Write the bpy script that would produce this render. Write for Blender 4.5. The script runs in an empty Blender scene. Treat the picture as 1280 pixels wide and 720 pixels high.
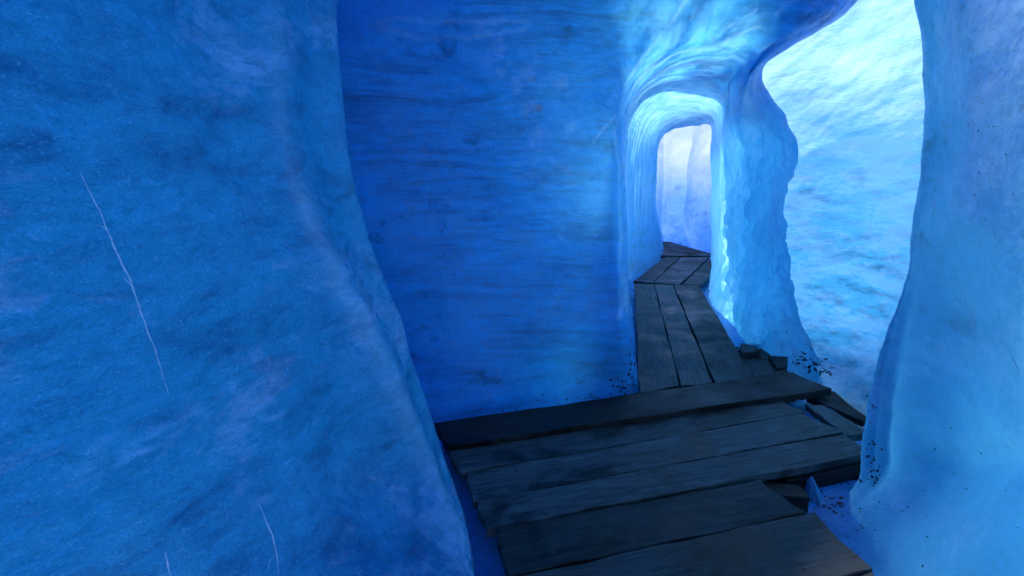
import bpy, math, random
import numpy as np
from mathutils import Vector, Matrix
from mathutils.bvhtree import BVHTree

S = bpy.context.scene
C = S.collection
random.seed(7)
RNG = np.random.RandomState(7)

# ------------------------------------------------------------------ camera
W_PX, H_PX, F_PX = 1280.0, 720.0, 640.0
HORIZON = 212.0
CAM_H = 1.5
PITCH = math.atan((360.0 - HORIZON) / F_PX)
cam_d = bpy.data.cameras.new('camera')
cam = bpy.data.objects.new('camera', cam_d)
C.objects.link(cam)
cam.location = (0, 0, CAM_H)
cam.rotation_euler = (math.radians(90) - PITCH, 0, 0)
cam_d.sensor_width = 36.0
cam_d.lens = F_PX / W_PX * 36.0
cam_d.clip_start = 0.02
cam_d.clip_end = 500
S.camera = cam

# ------------------------------------------------------------------ daylight
SUN_EL, SUN_AZ = math.radians(58), math.radians(22)
wd = bpy.data.worlds.new('World'); S.world = wd; wd.use_nodes = True
nt = wd.node_tree
bg = nt.nodes['Background']; sky = nt.nodes.new('ShaderNodeTexSky')
sky.sky_type = 'NISHITA'; sky.sun_disc = False
sky.sun_elevation = SUN_EL; sky.sun_rotation = SUN_AZ
sky.altitude = 2200; sky.air_density = 1.0; sky.dust_density = 4.0
nt.links.new(sky.outputs[0], bg.inputs[0]); bg.inputs[1].default_value = 0.15
sun_d = bpy.data.lights.new('sun', 'SUN'); sun = bpy.data.objects.new('sun', sun_d); C.objects.link(sun)
sun_d.energy = 4.0; sun_d.angle = math.radians(8); sun_d.color = (1.0, 0.95, 0.88)
sdir = Vector((math.sin(SUN_AZ) * math.cos(SUN_EL), math.cos(SUN_AZ) * math.cos(SUN_EL), math.sin(SUN_EL)))
sun.rotation_euler = sdir.to_track_quat('Z', 'Y').to_euler()
S.view_settings.view_transform = 'Standard'
S.view_settings.look = 'None'
S.view_settings.gamma = 1.0
S.view_settings.exposure = 0.90
S.cycles.max_bounces = 12
S.cycles.diffuse_bounces = 6
S.cycles.glossy_bounces = 4
S.cycles.transmission_bounces = 6
S.cycles.sample_clamp_indirect = 4.0
S.cycles.use_denoising = True
S.cycles.caustics_reflective = False
S.cycles.caustics_refractive = False

# ------------------------------------------------------------------ survey helpers
_cp, _sp = math.cos(PITCH), math.sin(PITCH)
def ray(px, py):
    cx, cy = (px - 640.0) / F_PX, (360.0 - py) / F_PX
    return Vector((cx, _cp + cy * _sp, cy * _cp - _sp))
def W(px, py, Y):
    """Point of the place sighted at (px, py), Y metres in front of the viewer."""
    r = ray(px, py)
    return Vector((0, 0, CAM_H)) + r * (Y / r.y)
def G(px, py, z=0.0):
    """Point sighted at (px, py) lying at height z."""
    r = ray(px, py)
    return Vector((0, 0, CAM_H)) + r * ((z - CAM_H) / r.z)

# ------------------------------------------------------------------ noise
_perm = RNG.permutation(256); _perm = np.concatenate([_perm, _perm, _perm])
_g = RNG.randn(256, 3); _g /= np.linalg.norm(_g, axis=1)[:, None]
def perlin(P):
    Pi = np.floor(P).astype(int); f = P - Pi; u = f * f * f * (f * (f * 6 - 15) + 10)
    X, Y, Z = (Pi[:, 0] & 255), (Pi[:, 1] & 255), (Pi[:, 2] & 255)
    out = 0
    for dx in (0, 1):
        for dy in (0, 1):
            for dz in (0, 1):
                h = _perm[_perm[_perm[(X + dx) & 255] + ((Y + dy) & 255)] + ((Z + dz) & 255)]
                d = f - np.array([dx, dy, dz])
                w = (u[:, 0] if dx else 1 - u[:, 0]) * (u[:, 1] if dy else 1 - u[:, 1]) * (u[:, 2] if dz else 1 - u[:, 2])
                out = out + w * (_g[h] * d).sum(1)
    return out
def fbm(P, octs=4, gain=0.5):
    a, s, o = 1.0, 1.0, 0
    for _ in range(octs):
        o = o + a * perlin(P * s + 17.3 * s); a *= gain; s *= 2.03
    return o
def sstep(a, b, x):
    t = np.clip((x - a) / (b - a), 0, 1); return t * t * (3 - 2 * t)

# ------------------------------------------------------------------ curved ice sheets
def catmull(Pts, n):
    """Pts (k, m, 3) -> (n, m, 3) along axis 0."""
    k = len(Pts)
    ext = np.concatenate([[2 * Pts[0] - Pts[1]], Pts, [2 * Pts[-1] - Pts[-2]]])
    t = np.linspace(0, k - 1, n); i = np.minimum(t.astype(int), k - 2); f = (t - i)[:, None, None]
    p0, p1, p2, p3 = ext[i], ext[i + 1], ext[i + 2], ext[i + 3]
    return 0.5 * (2 * p1 + (p2 - p0) * f + (2 * p0 - 5 * p1 + 4 * p2 - p3) * f ** 2 + (3 * p1 - p0 - 3 * p2 + p3) * f ** 3)
def normals(Gd):
    du = np.gradient(Gd, axis=0); dv = np.gradient(Gd, axis=1)
    n = np.cross(du, dv); l = np.linalg.norm(n, axis=2, keepdims=True)
    return n / np.maximum(l, 1e-9)
def sheet(name, rows, nu, nv, disp, mat, parent=None, thin=None, bubbly_lit=None, dense_shaded=None):
    """rows: list of lists of Vector control points; disp(P, N, u, v) -> offset along normal."""
    A = np.array([[tuple(p) for p in r] for r in rows], float)
    A = catmull(A, nu)
    A = catmull(A.transpose(1, 0, 2), nv).transpose(1, 0, 2)
    N = normals(A)
    u, v = np.meshgrid(np.linspace(0, 1, nu), np.linspace(0, 1, nv), indexing='ij')
    P = A.reshape(-1, 3); Nf = N.reshape(-1, 3)
    d = disp(P, Nf, u.ravel(), v.ravel())
    P = P + Nf * d[:, None]
    idx = np.arange(nu * nv).reshape(nu, nv)
    q = np.stack([idx[:-1, :-1], idx[1:, :-1], idx[1:, 1:], idx[:-1, 1:]], -1).reshape(-1, 4)
    me = bpy.data.meshes.new(name)
    me.vertices.add(len(P)); me.vertices.foreach_set('co', P.ravel())
    me.loops.add(q.size); me.loops.foreach_set('vertex_index', q.ravel().astype(np.int32))
    me.polygons.add(len(q)); me.polygons.foreach_set('loop_start', np.arange(0, q.size, 4, dtype=np.int32))
    me.polygons.foreach_set('loop_total', np.full(len(q), 4, np.int32))
    me.polygons.foreach_set('use_smooth', np.ones(len(q), bool))
    me.update(); me.validate()
    if thin is not None:                       # how translucent: thin ice, plus light put in by place
        at = me.attributes.new('thinness_and_light', 'FLOAT', 'POINT')
        at.data.foreach_set('value', np.clip(thin(P, u.ravel(), v.ravel()), 0, 1).astype(np.float32))
    if dense_shaded is not None:                      # clear dark ice, plus shade painted on facets and recess
        at = me.attributes.new('density_and_shade', 'FLOAT', 'POINT')
        at.data.foreach_set('value', np.clip(dense_shaded(P, u.ravel(), v.ravel()), 0, 1).astype(np.float32))
    if bubbly_lit is not None:                     # painted light on ridges and upper walls, and white air bubbles
        at = me.attributes.new('bubbles_and_light', 'FLOAT', 'POINT')
        at.data.foreach_set('value', np.clip(bubbly_lit(P, u.ravel(), v.ravel()), 0, 1).astype(np.float32))
    me.materials.append(mat)
    o = bpy.data.objects.new(name, me); C.objects.link(o); o.parent = parent
    return o

# ------------------------------------------------------------------ materials
def nd(t, kind, **kw):
    n = t.nodes.new(kind)
    for k, v in kw.items():
        if k.startswith('i_'):
            key = k[2:]
            n.inputs[int(key) if key.isdigit() else key].default_value = v
        else: setattr(n, k, v)
    return n
def ramp(t, src, stops):
    r = t.nodes.new('ShaderNodeValToRGB'); e = r.color_ramp.elements
    while len(e) < len(stops): e.new(0.5)
    for el, (p, c) in zip(e, stops):
        el.position = p; el.color = c if len(c) == 4 else (*c, 1)
    t.links.new(src, r.inputs[0]); return r.outputs[0]
def noise(t, vec, scale, detail=6, rough=0.6, dist=0.0):
    n = t.nodes.new('ShaderNodeTexNoise'); n.inputs['Scale'].default_value = scale
    n.inputs['Detail'].default_value = detail; n.inputs['Roughness'].default_value = rough
    n.inputs['Distortion'].default_value = dist
    t.links.new(vec, n.inputs['Vector']); return n.outputs['Fac']
def mapping(t, vec, scale=(1, 1, 1), rot=(0, 0, 0), loc=(0, 0, 0)):
    m = t.nodes.new('ShaderNodeMapping'); m.inputs['Scale'].default_value = scale
    m.inputs['Rotation'].default_value = rot; m.inputs['Location'].default_value = loc
    t.links.new(vec, m.inputs['Vector']); return m.outputs[0]
def math_(t, op, a, b=None, c=None):
    m = t.nodes.new('ShaderNodeMath'); m.operation = op
    for i, x in enumerate((a, b, c)):
        if x is None: continue
        if isinstance(x, (int, float)): m.inputs[i].default_value = x
        else: t.links.new(x, m.inputs[i])
    return m.outputs[0]
def mix(t, fac, a, b):
    m = t.nodes.new('ShaderNodeMix'); m.data_type = 'RGBA'
    for i, x in ((0, fac), (6, a), (7, b)):
        if isinstance(x, (int, float)): m.inputs[i].default_value = x
        elif isinstance(x, tuple): m.inputs[i].default_value = x if len(x) == 4 else (*x, 1)
        else: t.links.new(x, m.inputs[i])
    return m.outputs[2]

def ice_mat(name, body=(0.07, 0.47, 0.66), frost=(0.55, 0.62, 0.84), clear=(0.015, 0.17, 0.34),
            frost_at=(0.56, 0.70), clear_at=(0.58, 0.72), stretch=(1, 1, 1), rot=(0, 0, 0),
            strata=0.0, frost_amt=1.0, clear_amt=0.7, trans=0.25, trans_col=(0.008, 0.31, 0.50),
            rough=0.35, bump=0.35, grain=55.0, patch=1.3, dirt=0.0, speckle=0.5, trans_var=0.3, grit_amt=0.55, bub_lit_col=(0.62, 0.72, 0.88), bub_lit_tc=(0.55, 0.80, 0.93)):
    m = bpy.data.materials.new(name); m.use_nodes = True; t = m.node_tree
    b = t.nodes['Principled BSDF']; out = t.nodes['Material Output']
    co = t.nodes.new('ShaderNodeTexCoord').outputs['Object']
    st = mapping(t, co, stretch, rot)
    big = noise(t, st, patch, 9, 0.62, 0.4)
    big2 = noise(t, mapping(t, st, (1, 1, 1.7), (0, 0, 0), (5, 3, 9)), patch * 1.9, 9, 0.66, 0.3)
    fine = noise(t, st, grain, 5, 0.72)
    mid = noise(t, mapping(t, st, (1, 1, 1.4)), grain * 0.22, 6, 0.7, 0.5)
    # frosty bubbles in patches, broken up by crystal grain
    fr = ramp(t, math_(t, 'ADD', big, math_(t, 'MULTIPLY', math_(t, 'SUBTRACT', mid, 0.5), 0.45)),
              [(frost_at[0], (0, 0, 0)), (frost_at[1], (1, 1, 1))])
    cl = ramp(t, math_(t, 'ADD', big2, math_(t, 'MULTIPLY', math_(t, 'SUBTRACT', mid, 0.5), 0.7)),
              [(clear_at[0], (0, 0, 0)), (clear_at[1], (1, 1, 1))])
    col = mix(t, math_(t, 'MULTIPLY', cl, clear_amt), body, clear)
    col = mix(t, math_(t, 'MULTIPLY', fr, frost_amt), col, frost)
    if strata:
        z = mapping(t, co, (0.9, 0.9, 6.5), (0.10, 0.16, 0), (1, 2, 3))
        sn = noise(t, z, 1.5, 8, 0.66, 0.9)
        z2 = mapping(t, co, (1.8, 1.8, 24.0), (0.08, 0.13, 0), (4, 2, 3))
        sn2 = noise(t, z2, 1.5, 5, 0.6, 1.2)
        sf = ramp(t, math_(t, 'ADD', math_(t, 'MULTIPLY', sn, 0.65), math_(t, 'MULTIPLY', sn2, 0.35)),
                  [(0.38, (1, 1, 1)), (0.56, (0, 0, 0))])
        zone = ramp(t, noise(t, mapping(t, co, (1, 1, 1.2), (0, 0, 0), (2.3, 7.7, 1.2)), 0.9, 4), [(0.38, (0, 0, 0)), (0.54, (1, 1, 1))])
        sfz = math_(t, 'MULTIPLY', math_(t, 'MULTIPLY', sf, zone), strata)
        col = mix(t, sfz, col, clear)
    den_shade = nd(t, 'ShaderNodeAttribute', attribute_name='density_and_shade').outputs['Fac']
    col = mix(t, den_shade, col, clear)
    bub_lit = nd(t, 'ShaderNodeAttribute', attribute_name='bubbles_and_light').outputs['Fac']
    col = mix(t, math_(t, 'MULTIPLY', bub_lit, 0.8), col, bub_lit_col)
    grit = noise(t, st, grain * 2.6, 3, 0.7)
    gv = nd(t, 'ShaderNodeHueSaturation'); t.links.new(col, gv.inputs['Color'])
    t.links.new(math_(t, 'ADD', math_(t, 'MULTIPLY', math_(t, 'ADD', math_(t, 'MULTIPLY', grit, 0.6), math_(t, 'MULTIPLY', mid, 0.8)), 2.0 * grit_amt), 1 - 1.4 * grit_amt), gv.inputs['Value'])
    col = gv.outputs[0]
    crisp = ramp(t, grit, [(0.60, (0, 0, 0)), (0.70, (1, 1, 1))])
    pits = ramp(t, grit, [(0.30, (1, 1, 1)), (0.38, (0, 0, 0))])
    area = ramp(t, mid, [(0.42, (0, 0, 0)), (0.60, (1, 1, 1))])
    col = mix(t, math_(t, 'MULTIPLY', math_(t, 'MULTIPLY', crisp, area), 0.8 * speckle), col, (0.50, 0.74, 0.96))
    col = mix(t, math_(t, 'MULTIPLY', pits, 0.5 * speckle), col, clear)
    # tiny bright crystals
    sp = ramp(t, fine, [(0.60, (0, 0, 0)), (0.76, (1, 1, 1))])
    col = mix(t, math_(t, 'MULTIPLY', sp, speckle), col, (0.45, 0.68, 0.95))
    if dirt:
        dn = noise(t, mapping(t, co, (1, 1, 1), (0, 0, 0), (3, 1, 4)), 38, 4, 0.7)
        dz = noise(t, co, 2.2, 3, 0.5)
        df = ramp(t, math_(t, 'ADD', dn, math_(t, 'MULTIPLY', dz, 0.35)), [(0.83, (0, 0, 0)), (0.87, (1, 1, 1))])
        col = mix(t, math_(t, 'MULTIPLY', df, dirt), col, (0.03, 0.06, 0.09))
    t.links.new(col, b.inputs['Base Color'])
    rg = ramp(t, mid, [(0.3, (rough * 0.6,) * 3), (0.7, (min(1, rough * 1.5),) * 3)])
    t.links.new(rg, b.inputs['Roughness'])
    b.inputs['IOR'].default_value = 1.31
    bp1 = nd(t, 'ShaderNodeBump'); bp1.inputs['Strength'].default_value = bump; bp1.inputs['Distance'].default_value = 0.012
    t.links.new(mid, bp1.inputs['Height'])
    bp2 = nd(t, 'ShaderNodeBump'); bp2.inputs['Strength'].default_value = bump; bp2.inputs['Distance'].default_value = 0.003
    t.links.new(fine, bp2.inputs['Height']); t.links.new(bp1.outputs[0], bp2.inputs['Normal'])
    t.links.new(bp2.outputs[0], b.inputs['Normal'])
    tr = t.nodes.new('ShaderNodeBsdfTranslucent'); t.links.new(bp2.outputs[0], tr.inputs['Normal'])
    tc = mix(t, math_(t, 'MULTIPLY', cl, 0.9), trans_col, tuple(0.3 * c for c in trans_col))
    t.links.new(tc, tr.inputs['Color'])
    tc = mix(t, den_shade, tc, tuple(0.3 * c for c in trans_col))
    if strata: tc = mix(t, sfz, tc, tuple(0.3 * c for c in trans_col))
    tc = mix(t, math_(t, 'MULTIPLY', fr, trans_var * 0.55), tc, (0.85, 0.90, 0.95))
    ms = t.nodes.new('ShaderNodeMixShader')
    tg = nd(t, 'ShaderNodeHueSaturation'); t.links.new(tc, tg.inputs['Color'])
    t.links.new(math_(t, 'ADD', math_(t, 'MULTIPLY', math_(t, 'ADD', math_(t, 'MULTIPLY', grit, 0.6), math_(t, 'MULTIPLY', mid, 0.8)), 1.6 * grit_amt), 1 - 1.12 * grit_amt), tg.inputs['Value']); tc = mix(t, math_(t, 'MULTIPLY', math_(t, 'MULTIPLY', crisp, area), 0.35 * speckle), tg.outputs[0], (0.4, 0.75, 0.95)); tc = mix(t, math_(t, 'MULTIPLY', pits, 0.6 * speckle), tc, tuple(0.25 * c for c in trans_col))
    at = nd(t, 'ShaderNodeAttribute', attribute_name='thinness_and_light')
    t.links.new(math_(t, 'ADD', trans, math_(t, 'MULTIPLY', at.outputs['Fac'], 0.93 - trans)), ms.inputs[0])
    tc = mix(t, math_(t, 'MULTIPLY', at.outputs['Fac'], 0.85), tc, (0.22, 0.84, 0.95)); tc = mix(t, bub_lit, tc, bub_lit_tc); t.links.new(tc, tr.inputs['Color'])
    t.links.new(b.outputs[0], ms.inputs[1]); t.links.new(tr.outputs[0], ms.inputs[2])
    t.links.new(ms.outputs[0], out.inputs['Surface'])
    return m

def wood_mat(name, base=(0.020, 0.020, 0.020), worn=(0.105, 0.125, 0.125), rough=0.55):
    m = bpy.data.materials.new(name); m.use_nodes = True; t = m.node_tree
    b = t.nodes['Principled BSDF']
    co = t.nodes.new('ShaderNodeTexCoord').outputs['Object']
    oi = t.nodes.new('ShaderNodeObjectInfo')
    off = nd(t, 'ShaderNodeVectorMath', operation='ADD')
    sc = nd(t, 'ShaderNodeVectorMath', operation='SCALE'); sc.inputs['Scale'].default_value = 37.0
    cmb = nd(t, 'ShaderNodeCombineXYZ')
    for i in range(3): t.links.new(oi.outputs['Random'], cmb.inputs[i])
    t.links.new(cmb.outputs[0], sc.inputs[0]); t.links.new(co, off.inputs[0]); t.links.new(sc.outputs[0], off.inputs[1])
    v = off.outputs[0]
    g1 = noise(t, mapping(t, v, (2.2, 18, 18)), 1.6, 9, 0.7, 1.0)
    g2 = noise(t, mapping(t, v, (3, 110, 60)), 1.6, 4, 0.6, 0.3)
    cross = noise(t, mapping(t, v, (90, 5, 5)), 1.2, 3, 0.5)      # saw marks
    pat = noise(t, v, 2.6, 6, 0.65, 0.5)
    f = math_(t, 'ADD', math_(t, 'MULTIPLY', g1, 0.5), math_(t, 'ADD', math_(t, 'MULTIPLY', g2, 0.3), math_(t, 'MULTIPLY', pat, 0.35)))
    f2 = ramp(t, f, [(0.47, (0, 0, 0)), (0.68, (1, 1, 1))])
    col = mix(t, f2, base, worn)
    dk = ramp(t, pat, [(0.36, (1, 1, 1)), (0.50, (0, 0, 0))])
    col = mix(t, math_(t, 'MULTIPLY', dk, 0.85), col, tuple(0.25 * c for c in base))
    vo = nd(t, 'ShaderNodeTexVoronoi'); vo.inputs['Scale'].default_value = 1.0
    t.links.new(mapping(t, v, (2.6, 6.0, 1.0)), vo.inputs['Vector'])
    kn = ramp(t, vo.outputs['Distance'], [(0.05, (1, 1, 1)), (0.13, (0, 0, 0))])
    col = mix(t, math_(t, 'MULTIPLY', kn, 0.85), col, tuple(0.2 * c for c in base))
    scr = noise(t, mapping(t, v, (2.0, 14, 3), (0, 0, 0.5)), 2.2, 2, 0.4, 0.2)
    sc2 = ramp(t, scr, [(0.70, (0, 0, 0)), (0.74, (1, 1, 1))])
    col = mix(t, math_(t, 'MULTIPLY', sc2, 0.5), col, tuple(0.3 * c for c in base))
    vm = nd(t, 'ShaderNodeHueSaturation'); t.links.new(col, vm.inputs['Color'])
    t.links.new(math_(t, 'ADD', math_(t, 'MULTIPLY', oi.outputs['Random'], 0.9), 0.55), vm.inputs['Value'])
    t.links.new(vm.outputs[0], b.inputs['Base Color']); b.inputs['Specular IOR Level'].default_value = 0.22
    t.links.new(ramp(t, pat, [(0.35, (rough * 0.55,) * 3), (0.65, (rough * 1.5,) * 3)]), b.inputs['Roughness'])
    h = math_(t, 'ADD', math_(t, 'MULTIPLY', g2, 0.6), math_(t, 'ADD', math_(t, 'MULTIPLY', g1, 0.8), math_(t, 'MULTIPLY', cross, 0.25)))
    bp = nd(t, 'ShaderNodeBump'); bp.inputs['Strength'].default_value = 0.6; bp.inputs['Distance'].default_value = 0.006
    t.links.new(h, bp.inputs['Height']); t.links.new(bp.outputs[0], b.inputs['Normal'])
    return m
def plain_mat(name, c, rough=0.7, c2=None, scale=30):
    m = bpy.data.materials.new(name); m.use_nodes = True; t = m.node_tree
    b = t.nodes['Principled BSDF']; co = t.nodes.new('ShaderNodeTexCoord').outputs['Object']
    n = noise(t, co, scale, 5)
    t.links.new(mix(t, n, c, c2 or tuple(0.4 * x for x in c)), b.inputs['Base Color'])
    b.inputs['Roughness'].default_value = rough
    bp = nd(t, 'ShaderNodeBump'); bp.inputs['Strength'].default_value = 0.5; bp.inputs['Distance'].default_value = 0.004
    t.links.new(n, bp.inputs['Height']); t.links.new(bp.outputs[0], b.inputs['Normal'])
    return m

M_LEFT = ice_mat('ice_left', body=(0.055, 0.40, 0.66), frost=(0.42, 0.58, 0.86), clear=(0.008, 0.08, 0.22), frost_at=(0.54, 0.76), clear_at=(0.49, 0.74), clear_amt=0.8, speckle=0.9, grit_amt=0.8, rough=0.28, bump=0.5, patch=1.7, trans=0.17, stretch=(1, 0.9, 1.6), rot=(0.0, 0.5, 0.3))
M_TUN = ice_mat('ice_tunnel', bub_lit_tc=(0.42, 0.86, 0.98), body=(0.012, 0.29, 0.72), strata=0.68, clear=(0.008, 0.08, 0.22), trans_col=(0.004, 0.26, 0.68), trans=0.045, frost_at=(0.60, 0.78), frost_amt=0.25, frost=(0.2, 0.55, 0.88), clear_amt=0.7, speckle=0.12, grain=45)
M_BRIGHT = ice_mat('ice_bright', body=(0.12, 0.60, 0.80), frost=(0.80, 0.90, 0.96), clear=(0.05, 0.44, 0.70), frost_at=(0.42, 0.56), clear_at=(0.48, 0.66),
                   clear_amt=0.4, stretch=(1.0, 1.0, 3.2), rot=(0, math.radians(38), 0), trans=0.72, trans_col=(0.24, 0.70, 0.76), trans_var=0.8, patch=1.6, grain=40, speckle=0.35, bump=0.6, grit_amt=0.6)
M_RIGHT = ice_mat('ice_right', grit_amt=0.75, patch=2.0, clear=(0.02, 0.16, 0.30), bub_lit_col=(0.60, 0.58, 0.88), bub_lit_tc=(0.50, 0.55, 0.85), body=(0.13, 0.46, 0.74), trans_col=(0.10, 0.36, 0.62), frost=(0.55, 0.55, 0.85), frost_at=(0.50, 0.68), clear_at=(0.56, 0.72), clear_amt=0.9, dirt=0.9)
M_FAR = ice_mat('ice_far', bub_lit_col=(0.70, 0.66, 0.86), bub_lit_tc=(0.80, 0.78, 0.96), trans=0.45, trans_col=(0.20,0.40,0.72), body=(0.30, 0.52, 0.90), frost=(0.75, 0.76, 0.95), frost_at=(0.50, 0.66), frost_amt=0.4, clear_amt=0.3)
M_FLOOR = ice_mat('ice_floor', body=(0.08, 0.35, 0.75), trans=0.0, dirt=1.0)
M_WOOD = wood_mat('wet_wood')
M_WOODD = wood_mat('wet_wood_dark', base=(0.014, 0.012, 0.012), worn=(0.04, 0.035, 0.03))
M_DIRT = plain_mat('dirt', (0.012, 0.012, 0.012), 0.6)
M_NAIL = plain_mat('nail_iron', (0.10, 0.07, 0.05), 0.4)

def struct(o, label):
    o['kind'] = 'structure'; o['label'] = label; return o
def tag(o, label, cat, group=None, kind=None):
    o['label'] = label; o['category'] = cat
    if group: o['group'] = group
    if kind: o['kind'] = kind
    return o

# ================================================================== SETTING
V = Vector
def lerp_tab(tab, x):
    xs = [a for a, _ in tab]; ys = [b for _, b in tab]
    return float(np.interp(x, xs, ys))

# ---- left near wall -------------------------------------------------
SIL_L = [(-350, 440), (-150, 428), (0, 425), (60, 428), (150, 435), (240, 450), (310, 468), (390, 496), (450, 520), (530, 546), (600, 572), (660, 592), (720, 604), (800, 620)]
RID_L = [(-350, 330), (0, 345), (150, 358), (230, 378), (300, 402), (380, 440), (450, 482), (560, 535), (640, 570), (720, 590), (800, 606)]
SY_L = [(-350, 2.5), (0, 2.45), (450, 2.38), (600, 2.22), (660, 1.93), (720, 1.66), (800, 1.35)]
rows = []
for py in (790, 720, 650, 580, 510, 430, 350, 270, 190, 100, 0, -120, -260, -420):
    s, r, Y = lerp_tab(SIL_L, py), lerp_tab(RID_L, py), lerp_tab(SY_L, py)
    Yr = Y - 0.48 * float(np.interp(py, [-400, 350, 560, 650], [1, 1, 0.45, 0.3]))
    z_top = W(s, py, Y).z
    k = float(np.interp(py, [-420, 200, 790], [0.0, 0.35, 1.0]))   # base bulges out
    row = [V((-1.30 + 0.25 * k, -3.0, z_top)), V((-1.32 + 0.3 * k, -1.4, z_top)), V((-1.30 + 0.32 * k, 0.0, z_top * 1.0)),
           W(-420, py, 0.62 + 0.06 * (1 - k)), W(-120, py, 0.90 + 0.12 * (1 - k)), W(90, py, 1.14 + 0.16 * (1 - k) - 0.05 * k)]
    row.append(W(r * 0.5 + 45 + 60 * k, py, 0.5 * (Yr + 1.30) - 0.06 * k))
    row.append(W(r * 0.8 + 8 + 20 * k, py, Yr - 0.13))
    row.append(W(r, py, Yr))
    row.append(W(0.5 * r + 0.5 * s, py, Yr + 0.30 * (Y - Yr) / 0.48))
    row.append(W(s - 4, py, Y))
    row.append(W(s - 14, py, Y + 0.22))
    row.append(W(s - 70, py, Y + 0.55))
    row.append(W(s - 170, py, Y + 0.9))
    rows.append(row)
def d_left(P, N, u, v):
    return 0.045 * fbm(P * np.array([1.4, 1.4, 1.0]), 3) + 0.020 * (1 - 0.75 * sstep(7.5 / 13, 9 / 13, v)) * fbm(P * np.array([4.0, 4.0, 5.5]), 4, 0.6) + 0.004 * fbm(P * 19.0, 3)
def gauss(x, c, w): return np.exp(-((x - c) / w) ** 2)
def b_left(P, u, v):
    n = np.clip(0.5 + fbm(P * 4.0 + 5, 4, 0.6), 0, 1)
    return 0.26 * gauss(v, 7.9 / 13, 0.018) * (0.5 + n) * sstep(0.95, 0.5, u) + 0.10 * gauss(v, 9.9 / 13, 0.012)  # highlights painted along the ridge and the outer edge
def k_left(P, u, v):
    n = np.clip(0.5 + fbm(P * 3.0 + 8, 4, 0.6), 0, 1)
    f = sstep(8.15 / 13, 8.5 / 13, v) * sstep(9.9 / 13, 9.5 / 13, v)
    low = sstep(0.50, 0.05, u) * 0.75
    return 0.85 * f * (0.55 + 0.7 * n) + low * n + 0.25 * sstep(0.62, 0.8, n) * sstep(0.7, 0.3, u)  # shade painted on the facet and low wall, plus clear dark patches
left_wall = struct(sheet('ice_wall', rows, 300, 520, d_left, M_LEFT, bubbly_lit=b_left, dense_shaded=k_left), 'bulging mottled blue ice wall filling the whole left side, cut by thin white cracks')

# ---- right near wall ------------------------------------------------
SIL_R = [(-350, 1110), (-120, 1122), (0, 1141), (60, 1154), (130, 1156), (200, 1150), (260, 1145), (320, 1138), (360, 1127), (400, 1112), (450, 1093), (500, 1087), (560, 1077), (600, 1074), (640, 1076)]
RID_R = [(-350, 1215), (0, 1204), (80, 1211), (150, 1204), (195, 1208), (250, 1184), (300, 1162), (340, 1150), (400, 1136), (450, 1126), (520, 1120), (600, 1112)]
SY_R = [(-350, 2.75), (0, 2.7), (300, 2.55), (450, 2.45), (600, 2.26)]
rows = []
def rrow(py):
    s, r, Y = lerp_tab(SIL_R, py), lerp_tab(RID_R, py), lerp_tab(SY_R, py)
    z = W(s, py, Y).z
    k = float(np.interp(py, [0, 600], [0, 1]))
    step = float(np.interp(py, [-350, 150, 330, 450], [0.62, 0.58, 0.14, 0.10]))
    Yr = Y - step
    return [W(s + 190, py, Y + 1.0), W(s + 90, py, Y + 0.55), W(s + 18, py, Y + 0.2), W(s + 2, py, Y), W(0.5 * (s + r) - 3, py, Y - step * 0.35), W(r - 2, py, Yr + 0.03),
            W(r + 12, py, Yr - 0.07), W(0.45 * r + 0.55 * 1290, py, 0.5 * (Yr + 1.75) - 0.04), W(1300, py, 1.72 - 0.12 * k), W(1480, py, 1.28 - 0.1 * k),
            V((1.62 - 0.1 * k, 0.4, z)), V((1.60 - 0.1 * k, -1.2, z)), V((1.60, -3.0, z))]
toe = [G(1290, 600, -0.12), G(1200, 585, -0.12), G(1120, 585, -0.12), G(1062, 606, -0.12), G(1052, 618, -0.11), G(1045, 632, -0.11), G(1050, 650, -0.10), G(1075, 690, -0.09), G(1095, 730, -0.09), G(1130, 860, -0.09),
       V((1.12, 0.4, -0.10)), V((1.1, -1.2, -0.1)), V((1.1, -3.0, -0.1))]
toe0 = [p + V((-0.5, -0.25, -0.04)) for p in toe]
r600 = rrow(590)
foot = [toe[i] * 0.62 + r600[i] * 0.38 + V((0, 0, -0.05)) for i in range(len(toe))]
rows = [toe0, toe, foot, r600] + [rrow(p) for p in (540, 480, 420, 360, 320, 280, 230, 180, 120, 60, 0, -100, -220, -400)]
def b_right(P, u, v):
    n = np.clip(0.5 + 1.1 * fbm(P * 3.0 + 5, 5, 0.6), 0, 1)
    return sstep(5.2 / 12, 5.7 / 12, v) * sstep(0.45, 0.85, u) * (0.08 + 0.35 * n)  # daylight from behind painted as a lilac tint this side of the ridge
def k_right(P, u, v):
    n = np.clip(0.5 + 1.1 * fbm(P * 3.5 + 15, 5, 0.6), 0, 1)
    return 0.22 * sstep(2.6 / 12, 3.0 / 12, v) * sstep(5.4 / 12, 5.0 / 12, v) * sstep(0.35, 0.55, u) + 0.6 * sstep(0.66, 0.85, n) * sstep(0.3, 0.5, u)  # facet beyond the ridge painted darker as shade, plus random dark pits
def d_right(P, N, u, v):
    return -(0.03 * fbm(P * 1.6, 3) + 0.008 * fbm(P * 6.0, 3) + 0.003 * fbm(P * 21.0, 3))
right_wall = struct(sheet('ice_wall', rows, 340, 340, d_right, M_RIGHT, bubbly_lit=b_right, dense_shaded=k_right, thin=lambda P, u, v: 0.26 + 0.3 * fbm(P * 1.3, 3) + 0.60 * sstep(1.6, 0.2, P[:, 2])), 'smooth lilac blue ice wall at the right edge, sloping into the dirt specked floor')

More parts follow.
